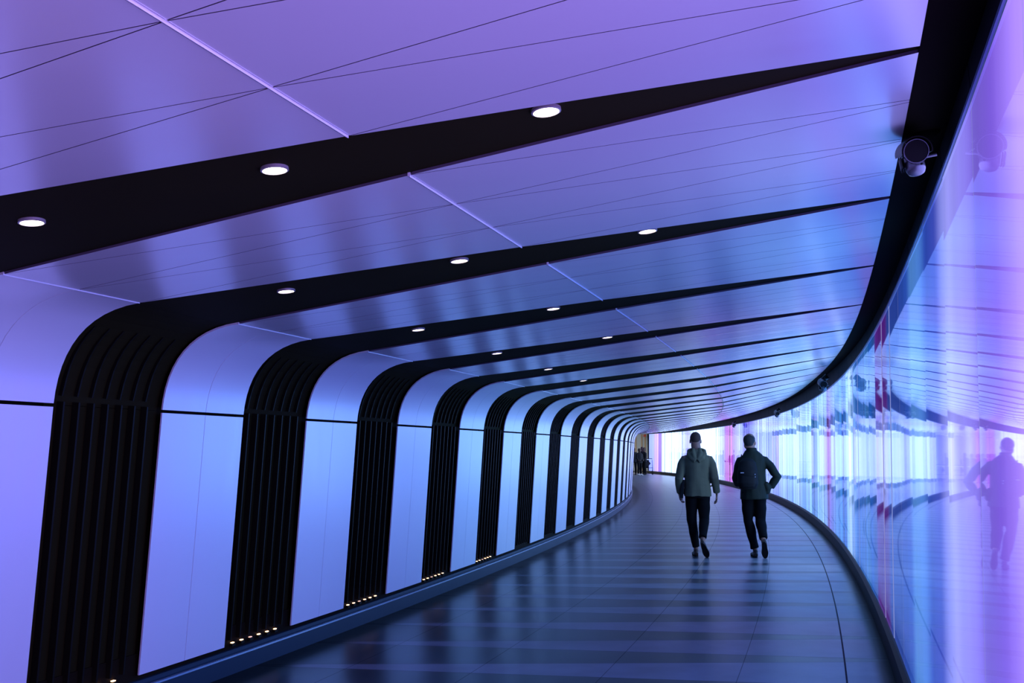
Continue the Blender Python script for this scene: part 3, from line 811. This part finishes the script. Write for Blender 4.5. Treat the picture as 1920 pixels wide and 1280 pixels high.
M_BAG = mat('black_nylon', (0.006, 0.006, 0.007, 1), 0.7, 0, 0.15, var=(12, .15))
M_DARKC = mat('dark_coat', (0.008, 0.008, 0.010, 1), 0.85, 0, 0.1, var=(12, .15))
M_WHITE = mat('pale_trainers', (0.65, 0.62, 0.6, 1), 0.6, var=(12, .05))
M_SILVER = mat('silver_tag', (0.5, 0.55, 0.6, 1), 0.35, 0.6, var=(12, .05))

def limb_trousers(b, hip, knee, ankle, r=(0.095, 0.068, 0.052), ref=(0, 1, 0), brk=0.012):
    m1 = hip.lerp(knee, 0.5); m2 = knee.lerp(ankle, 0.45) + V(0, -brk, 0)
    b.tube([hip, m1, knee, m2, ankle], [(r[0], r[0]*1.05), ((r[0]+r[1])/2*1.02, (r[0]+r[1])/2*1.04), (r[1], r[1]*1.04), ((r[1]+r[2])/2*1.06, (r[1]+r[2])/2*1.12), (r[2], r[2]*1.12)], 18, ref)
def shoe(b, heel, toe, up, wd=0.045):
    """heel and toe are points on the sole; up is the sole's normal"""
    d = (toe-heel); L = d.length; d.normalize(); up = (up - d*up.dot(d)).normalized()
    pts = [heel - d*0.012, heel + d*0.03, heel+d*L*0.45, heel+d*L*0.75, heel+d*L*0.97, toe+d*0.012]
    hs = [0.030, 0.040, 0.036, 0.027, 0.020, 0.008]; ws = [wd*.62, wd*.80, wd*.84, wd*1.08, wd*.80, wd*.4]
    b.tube([p+up*h for p, h in zip(pts, hs)], [(w_, h) for w_, h in zip(ws, hs)], 16, up)
    b.tube([heel+d*0.04+up*0.03, heel+d*0.035+up*0.10], [(wd*.7, 0.05), (wd*.72, 0.052)], 14, d)
def sole(b, heel, toe, up, wd=0.047):
    d = (toe-heel); L = d.length; d.normalize(); up = (up - d*up.dot(d)).normalized(); sd = d.cross(up)
    out = []
    for i in range(28):
        a = 2*PI*i/28; u = -math.cos(a)*0.5+0.5
        w_ = math.sin(a)*wd*(0.80 + 0.28*u - 0.16*math.exp(-((u-.42)/.16)**2))
        out.append(heel + d*(u*(L+0.03)-0.015) + sd*w_)
    b.prism([p + up*0.0 for p in out], [p + up*0.016 for p in out])

def folds(seed, amp, fz=3.0, fx=14.0):
    off = Vector((seed*7.3, seed*3.1, seed*1.7))
    def f(co):
        q = Vector((co.x*fx, co.y*fx*0.8, co.z*fz)) + off
        a = noise.noise(q); c = noise.noise(Vector((co.x*7, co.y*7, co.z*11)) + off*2)
        return amp*(a*1.0 + c*0.55)
    return f

def place(o, s, n, yaw):
    o.location = P(s, n, 0.0); o.rotation_euler = (0, 0, yaw)

def man_in_khaki():
    root = empty('person', (0, 0, 0), 'person in a hooded khaki jacket and black trousers, walking away on the left', 'person', 'people walking away through the tunnel')
    # joints (x right, y forward, z up), feet on z = 0
    nk, hd = V(0, -0.005, 1.455), V(-0.012, 0.02, 1.595)
    shL, shR = V(-0.168, 0, 1.345), V(0.165, 0, 1.342)
    elL, elR = V(-0.246, -0.055, 1.065), V(0.232, -0.045, 1.085)
    wrL, wrR = V(-0.245, 0.015, 0.855), V(0.268, 0.060, 0.870)
    hpL, hpR = V(-0.085, 0, 0.885), V(0.085, 0, 0.885)
    knL, knR = V(-0.085, 0.075, 0.490), V(0.088, 0.030, 0.500)
    anL, anR = V(-0.030, 0.060, 0.105), V(0.060, -0.205, 0.225)
    b = MB()
    b.tube([V(0, 0, .84), V(0, 0, .93), V(0, 0.01, 1.08), V(0, 0, 1.24), V(0, -.005, 1.36), V(0, -.01, 1.425)], [(.12, .09), (.155, .105), (.135, .09), (.155, .105), (.165, .095), (.07, .06)], 22, (0, 1, 0))
    b.tube([nk-V(0, 0, .05), nk, hd-V(0, .03, .05)], [(.074, .072), (.066, .066), (.066, .064)], 18, (0, 1, 0))
    head(b, hd, 0.03)
    for sh, el, wr in ((shL, elL, wrL), (shR, elR, wrR)):
        b.tube([V(sh.x*.6, sh.y, sh.z+.005), sh, sh.lerp(el, .4), el, el.lerp(wr, .35), wr], [.05, .052, .045, .036, .037, .024], 14)
    for hp, kn, an in ((hpL, knL, anL), (hpR, knR, anR)):
        b.tube([hp, hp.lerp(kn, .5), kn, kn.lerp(an, .35)+V(0, -.015, 0), an, an.lerp(kn, -.12)], [.082, .070, .050, .052, .034, .032], 16)
    hand(b, wrL, V(0.15, .12, -1), V(1, 0.2, 0), 1, 1.1)
    hand(b, wrR, V(-0.02, .10, -1), V(-1, -.1, 0), -1, 0.55)
    # feet inside the shoes
    b.tube([V(-.035, .02, .045), V(-.04, .20, .035)], [.030, .026], 10)
    b.tube([anR, V(.085, -.10, .08)], [.030, .026], 10)
    remeshed('body', b, 0.0055, M_SKIN, root, 2)
    # hair: close-cropped cap
    b = MB(); R = Matrix.Rotation(0.03, 3, 'Z')
    b.ball(hd+V(0, -0.016, 0.032), .0765, .0955, .090, R); b.ball(hd+V(0, -.052, -.005), .056, .046, .050, R); b.ball(hd+V(0, -.046, -.045), .058, .046, .045, R)
    o = remeshed('hair', b, 0.008, M_HAIR, root, 2)
    # jacket
    b = MB()
    b.tube([V(.005, 0, .825), V(.005, 0, .91), V(0, 0, 1.02), V(0, 0, 1.14), V(0, -.005, 1.26), V(0, -.01, 1.34), V(0, -.01, 1.395), V(0, -.01, 1.435)],
           [(.192, .135), (.190, .138), (.176, .132), (.172, .135), (.178, .138), (.178, .122), (.140, .098), (.082, .082)], 28, (0, 1, 0))
    for sh, el, wr, sg in ((shL, elL, wrL, -1), (shR, elR, wrR, 1)):
        b.tube([V(sh.x*.55, -.01, sh.z+.020), sh+V(.004*sg, 0, -.006), sh.lerp(el, .35)+V(.012*sg, 0, 0), sh.lerp(el, .75)+V(.008*sg, 0, 0), el+V(.004*sg, -.006, 0), el.lerp(wr, .4)+V(.004*sg, 0, 0), wr.lerp(el, .10), wr.lerp(el, .02)],
               [.045, .056, .060, .060, .059, .055, .048, .044], 18)
    jk = remeshed('jacket', b, 0.009, M_KHAKI, root, 3, folds(1, 0.010))
    # hood lying on the back, with a centre fold and drooping lower edge
    b = MB()
    for sg in (-1, 1):
        b.tube([V(.060*sg, .055, 1.475), V(.098*sg, .005, 1.448), V(.100*sg, -.06, 1.405), V(.068*sg, -.110, 1.352), V(.012*sg, -.135, 1.310)], [(.024), (.036), (.042), (.042), (.036)], 14)
        b.tube([V(.045*sg, -.065, 1.480), V(.050*sg, -.105, 1.42), V(.030*sg, -.128, 1.36), V(0, -.138, 1.325)], [.026, .034, .034, .026], 12)
    b.tube([V(0, -.080, 1.470), V(0, -.112, 1.40), V(0, -.13, 1.34)], [(.05, .014), (.05, .016), (.03, .016)], 12)
    remeshed('hood', b, 0.007, M_KHAKI, root, 2, folds(2, 0.006, 10, 14))
    # trousers
    b = MB()
    b.tube([V(0, 0, .80), V(0, 0, .87), V(0, 0, .95)], [(.140, .105), (.165, .118), (.160, .115)], 20, (0, 1, 0))
    limb_trousers(b, hpL+V(0, 0, .02), knL, anL+V(0, 0, .015), (.094, .068, .050)); limb_trousers(b, hpR+V(0, 0, .02), knR, anR+V(.0, .02, .045), (.096, .070, .054))
    remeshed('trousers', b, 0.009, M_JEANS, root, 3, folds(3, 0.007, 9, 9))
    # shoes: left planted, right peeling off its toe
    hL, tL = V(-.030, -.01, 0.0), V(-.050, .26, 0.0); upL = V(0, 0, 1)
    hR, tR = V(.055, -.285, .190), V(.120, -.145, .008); upR = V(-.02, .80, .55)
    for nm, h_, t_, u_ in (('shoe', hL, tL, upL), ('shoe', hR, tR, upR)):
        b = MB(); shoe(b, h_, t_, u_); so = remeshed(nm, b, 0.008, M_SHOE, root, 2)
        b = MB(); sole(b, h_, t_, u_)
        sl = b.build('sole', M_SOLE, None); sl.parent = so
    # eyes
    for x in (-1, 1):
        b = MB(); b.ball(hd + V(.030*x, .080, .004), .011, .009, .008, None, 12, 8); b.build('eye', M_EYE, None).parent = root
    return root, wrL

def man_in_green():
    root = empty('person', (0, 0, 0), 'person in a dark green coat, right hand in pocket, walking away on the right', 'person', 'people walking away through the tunnel')
    nk, hd = V(-.015, 0, 1.45), V(-.030, .03, 1.570)
    shL, shR = V(-.165, 0, 1.325), V(.160, 0, 1.325)
    elL, elR = V(-.225, .03, 1.080), V(.325, -.06, 1.100)
    wrL, wrR = V(-.20, .20, .985), V(.235, -.005, .955)
    hpL, hpR = V(-.085, 0, .885), V(.090, 0, .885)
    knL, knR = V(-.075, .055, .490), V(.085, .035, .495)
    anL, anR = V(.005, .030, .105), V(.108, -.190, .235)
    b = MB()
    b.tube([V(0, 0, .84), V(0, 0, .93), V(0, .01, 1.08), V(0, 0, 1.24), V(0, 0, 1.35), V(-.01, -.01, 1.42)], [(.125, .10), (.16, .12), (.15, .12), (.16, .115), (.165, .10), (.07, .06)], 22, (0, 1, 0))
    b.tube([nk-V(0, 0, .06), nk, hd-V(0, .03, .05)], [(.072, .072), (.062, .064), (.058, .062)], 18, (0, 1, 0))
    head(b, hd, -0.45, 1.02)
    for sh, el, wr in ((shL, elL, wrL), (shR, elR, wrR)):
        b.tube([V(sh.x*.6, sh.y, sh.z+.005), sh, sh.lerp(el, .4), el, el.lerp(wr, .35), wr], [.05, .052, .045, .036, .037, .024], 14)
    for hp, kn, an in ((hpL, knL, anL), (hpR, knR, anR)):
        b.tube([hp, hp.lerp(kn, .5), kn, kn.lerp(an, .35)+V(0, -.015, 0), an, an.lerp(kn, -.12)], [.082, .070, .050, .052, .034, .032], 16)
    hand(b, wrL, V(.35, .7, .25), V(1, 0, -.3), 1, 1.2)
    hand(b, wrR, V(-.45, .40, -.75), V(-1, 0, .2), -1, 0.5)
    b.tube([V(.005, .0, .045), V(.0, .17, .035)], [.030, .026], 10)
    b.tube([anR, V(.12, -.12, .08)], [.030, .026], 10)
    remeshed('body', b, 0.0055, M_SKIN, root, 2)
    R = Matrix.Rotation(-0.45, 3, 'Z')
    b = MB(); b.ball(hd+V(-.012, -.022, .030), .081, .096, .084, R); b.ball(hd+V(-.02, -.050, -.022), .064, .052, .055, R)
    remeshed('hair', b, 0.008, M_GREY, root, 2, folds(6, .003, 40, 40))
    b = MB()
    b.tube([V(.01, 0, .79), V(.008, 0, .89), V(0, 0, 1.02), V(-.005, 0, 1.14), V(-.005, 0, 1.25), V(-.005, -.005, 1.33), V(-.01, -.01, 1.385), V(-.018, -.005, 1.465)],
           [(.186, .145), (.184, .148), (.176, .140), (.176, .140), (.180, .140), (.178, .122), (.142, .100), (.070, .075)], 28, (0, 1, 0))
    for sh, el, wr, sg in ((shL, elL, wrL, -1), (shR, elR, wrR, 1)):
        b.tube([V(sh.x*.55, -.01, sh.z+.015), sh+V(.004*sg, 0, -.006), sh.lerp(el, .35)+V(.012*sg, 0, 0), sh.lerp(el, .75), el, el.lerp(wr, .4), wr.lerp(el, .12), wr.lerp(el, .02)],
               [.045, .060, .062, .060, .059, .055, .050, .047], 18)
    b.tube([V(.16, -.075, 1.02), V(.195, -.06, .94), V(.185, -.05, .87)], [.035, .045, .035], 12)
    remeshed('coat', b, 0.009, M_GREEN, root, 3, folds(4, 0.010))
    b = MB(); b.tube([nk+V(0, -.01, -.02), nk+V(0, -.012, .045)], [(.078, .078), (.070, .072)], 20, (0, 1, 0))
    remeshed('collar', b, 0.008, M_GREEN, root, 2)
    b = MB()
    b.tube([V(0, 0, .80), V(0, 0, .87), V(0, 0, .95)], [(.140, .110), (.165, .125), (.160, .120)], 20, (0, 1, 0))
    limb_trousers(b, hpL+V(0, 0, .02), knL, anL+V(0, 0, .012), (.096, .068, .056)); limb_trousers(b, hpR+V(0, 0, .02), knR, anR+V(0, .02, .03), (.094, .070, .056))
    remeshed('trousers', b, 0.009, M_JEANS, root, 3, folds(5, 0.010, 10, 9))
    hL, tL = V(.010, -.04, 0), V(-.015, .23, 0); hR, tR = V(.112, -.270, .215), V(.128, -.150, .008)
    for h_, t_, u_ in ((hL, tL, V(0, 0, 1)), (hR, tR, V(0, .85, .5))):
        b = MB(); shoe(b, h_, t_, u_); so = remeshed('shoe', b, 0.008, M_SHOE, root, 2)
        b = MB(); sole(b, h_, t_, u_); sl = b.build('sole', M_SOLE, None); sl.parent = so
    for x in (-1, 1):
        e = hd + R @ V(.031*x, .082, .004)
        b = MB(); b.ball(e, .011, .009, .008, None, 12, 8); b.build('eye', M_EYE, None).parent = root
    return root
H12 = frame(11.7)[2]
r1, wl = man_in_khaki(); place(r1, 11.62, 1.955, -0.17)
r2 = man_in_green(); place(r2, 11.72, 1.195, -0.17)

# the dark folder under the left man's arm and the backpack of the right man: things they carry
def carried(name, base, local, label, cat):
    Mx = Matrix.Translation(base.location) @ Matrix.Rotation(base.rotation_euler[2], 4, 'Z')
    o = bpy.data.objects.new(name, None); COL.objects.link(o)
    o.location = Mx @ local; o.rotation_euler = (0, 0, base.rotation_euler[2]); o['label'] = label; o['category'] = cat
    return o
t = carried('folder', r1, V(-.205, .02, .92), 'dark folder held at the hip in the left hand of the khaki jacketed person', 'folder')
def child(o, root): o.parent = root; return o
b = MB(); b.tube([V(0, -.07, -.115), V(.0, -.075, .10)], [(.030, .10), (.028, .10)], 4, (0, 1, 0))
b2 = MB(); R = Matrix.Rotation(0.12, 3, 'Y') @ Matrix.Rotation(-.1, 3, 'X')
b2.box(V(0, 0, 0), .045, .24, .25, R); o = child(b2.build('cover', M_BAG, None), t)
bv = o.modifiers.new('b', 'BEVEL'); bv.width = 0.008; bv.segments = 2
b2 = MB(); b2.box(V(0.0, .0, -.004), .034, .245, .243, R); child(b2.build('pages', M_DARKC, None), t)
t = carried('backpack', r2, V(-.085, -.150, .92), 'black backpack slung on the left shoulder of the person in green', 'backpack')
b = MB()
b.tube([V(0, -.055, .02), V(0, -.075, .10), V(0, -.075, .26), V(0, -.045, .37), V(.0, -.015, .42)], [(.115, .06), (.140, .085), (.135, .085), (.115, .065), (.07, .03)], 20, (0, 1, 0))
o = remeshed('main_compartment', b, .010, M_BAG, None, 3, folds(8, .008, 8, 8)); o.parent = t
b = MB(); b.tube([V(.0, -.145, .04), V(0, -.155, .10), V(0, -.150, .19)], [(.085, .025), (.105, .035), (.095, .022)], 16, (0, 1, 0))
o = remeshed('front_pocket', b, .009, M_BAG, None, 3); o.parent = t
b = MB(); b.tube([V(-.055, -.01, .37), V(-.060, .07, .430), V(-.065, .15, .462), V(-.070, .23, .425), V(-.075, .285, .34)], [(.026, .008)]*5, 10, (1, 0, 0)); child(b.build('shoulder_strap', M_BAG, None, True), t)
b = MB(); b.box(V(-.075, -.168, .235), .045, .006, .010); b.box(V(.095, -.150, .215), .010, .006, .014); b.box(V(.098, -.150, .18), .008, .006, .012); child(b.build('buckles', M_SILVER, None), t)
b = MB(); b.tube([V(-.03, -.03, .40), V(0, -.045, .425), V(.03, -.03, .40)], [.007]*3, 8); child(b.build('grab_handle', M_BAG, None, True), t)

# far group at the tunnel mouth
def standing(s, n, yaw, hgt, label, coat_len=0.80, wide=1.0, shoes=M_BAG, lean=0.0, sit=False):
    root = empty('person', (0, 0, 0), label, 'person', 'dark figures standing at the far end')
    k = hgt/1.72
    def q(x, y, z): return V(x*k*wide, y*k, z*k)
    b = MB()
    b.tube([q(0, 0, .84), q(0, 0, .95), q(0, .01, 1.1), q(0, 0, 1.3), q(0, 0, 1.42)], [(.12, .09), (.15, .10), (.13, .09), (.16, .10), (.07, .06)], 16, (0, 1, 0))
    b.tube([q(0, 0, 1.4), q(0, .01, 1.52)], [.06, .055], 12)
    head(b, q(0, .02, 1.605), lean)
    for sg in (-1, 1):
        b.tube([q(.14*sg, 0, 1.38), q(.19*sg, 0, 1.34), q(.22*sg, .02, 1.08), q(.18*sg, .14, .95)], [.05, .05, .04, .028], 12)
        hand(b, q(.18*sg, .14, .95), V(-.3*sg, .9, .1), V(-sg, 0, -.2), 1 if sg < 0 else -1, .9)
        b.tube([q(.085*sg, 0, .9), q(.10*sg, .02, .48), q(.10*sg, 0, .08)], [.08, .05, .034], 12)
        b.tube([q(.10*sg, -.02, .04), q(.11*sg, .14, .03)], [.03, .024], 10)
    remeshed('body', b, .010, M_SKIN_DIM, root, 2)
    b = MB(); b.ball(q(0, -.012, 1.640), .082, .100, .090); b.ball(q(0, -.05, 1.58), .070, .055, .08)
    remeshed('hair', b, .012, M_HAIR, root, 2)
    b = MB()
    b.tube([q(0, 0, coat_len), q(0, 0, 1.0), q(0, 0, 1.2), q(0, 0, 1.34), q(0, 0, 1.45)], [(.20*wide, .14), (.185*wide, .14), (.185*wide, .14), (.19*wide, .13), (.08, .08)], 18, (0, 1, 0))
    for sg in (-1, 1):
        b.tube([q(.10*sg, 0, 1.38), q(.19*sg, 0, 1.34), q(.23*sg, .02, 1.08), q(.19*sg, .12, .96)], [.06, .068, .060, .045], 12)
    remeshed('coat', b, .014, M_DARKC, root, 2, folds(hgt*10, .008))
    b = MB(); b.tube([q(0, 0, .80), q(0, 0, .95)], [(.15, .11), (.155, .11)], 14, (0, 1, 0))
    for sg in (-1, 1): limb_trousers(b, q(.085*sg, 0, .9), q(.10*sg, .02, .48), q(.10*sg, 0, .10), (.09, .066, .05))
    remeshed('trousers', b, .014, M_JEANS, root, 2)
    for sg in (-1, 1):
        b = MB(); shoe(b, q(.10*sg, -.05, 0), q(.115*sg, .20, 0), V(0, 0, 1)); remeshed('shoe', b, .012, shoes, root, 1)
    place(root, s, n, yaw); return root
standing(60.5, 1.78, 0.2, 1.62, 'leftmost dark figure in the group standing at the far end', wide=1.1)
standing(59.6, 1.62, -2.6, 1.56, 'middle dark figure with pale shoes in the far group', shoes=M_WHITE, coat_len=.78)
standing(62.6, 0.86, 2.9, 1.66, 'tallest dark figure with pale shoes, behind the middle of the far group', shoes=M_WHITE)
standing(61.0, 1.06, 1.9, 1.62, 'rightmost dark figure of the far group, beside the pushchair', wide=1.15)
# pushchair
c = P(61.4, 0.68, 0); t = empty('pushchair', c, 'dark pushchair standing beside the glass wall at the far end', 'pushchair')
b = MB(); b.tube([c+V(-.22, -.05, .40), c+V(-.2, .0, .62), c+V(0, .05, .78)], [(.20, .06), (.20, .07), (.16, .05)], 12, (0, 1, 0)); b.build('seat', M_BAG, t, True)
b = MB(); b.tube([c+V(-.2, .1, .95), c+V(.2, .1, .95)], [.018, .018], 8); b.tube([c+V(-.2, .1, .95), c+V(-.2, -.1, .12)], [.014, .014], 8); b.tube([c+V(.2, .1, .95), c+V(.2, -.1, .12)], [.014, .014], 8)
b.tube([c+V(-.2, -.1, .4), c+V(-.2, .2, .12)], [.014, .014], 8); b.tube([c+V(.2, -.1, .4), c+V(.2, .2, .12)], [.014, .014], 8); b.tube([c+V(-.2, -.1, .4), c+V(.2, -.1, .4)], [.014, .014], 8); b.build('frame', M_BAG, t)
b = MB(); b.box(c+V(0.02, 0.02, .90), .36, .30, .05); b.build('tray', M_WHITE, t)
for dx in (-.2, .2):
    for dy in (-.1, .2):
        b = MB(); b.tube([c+V(dx-.02, dy, .10), c+V(dx+.02, dy, .10)], [.10, .10], 18, (0, 0, 1)); b.build('wheel', M_BAG, t)
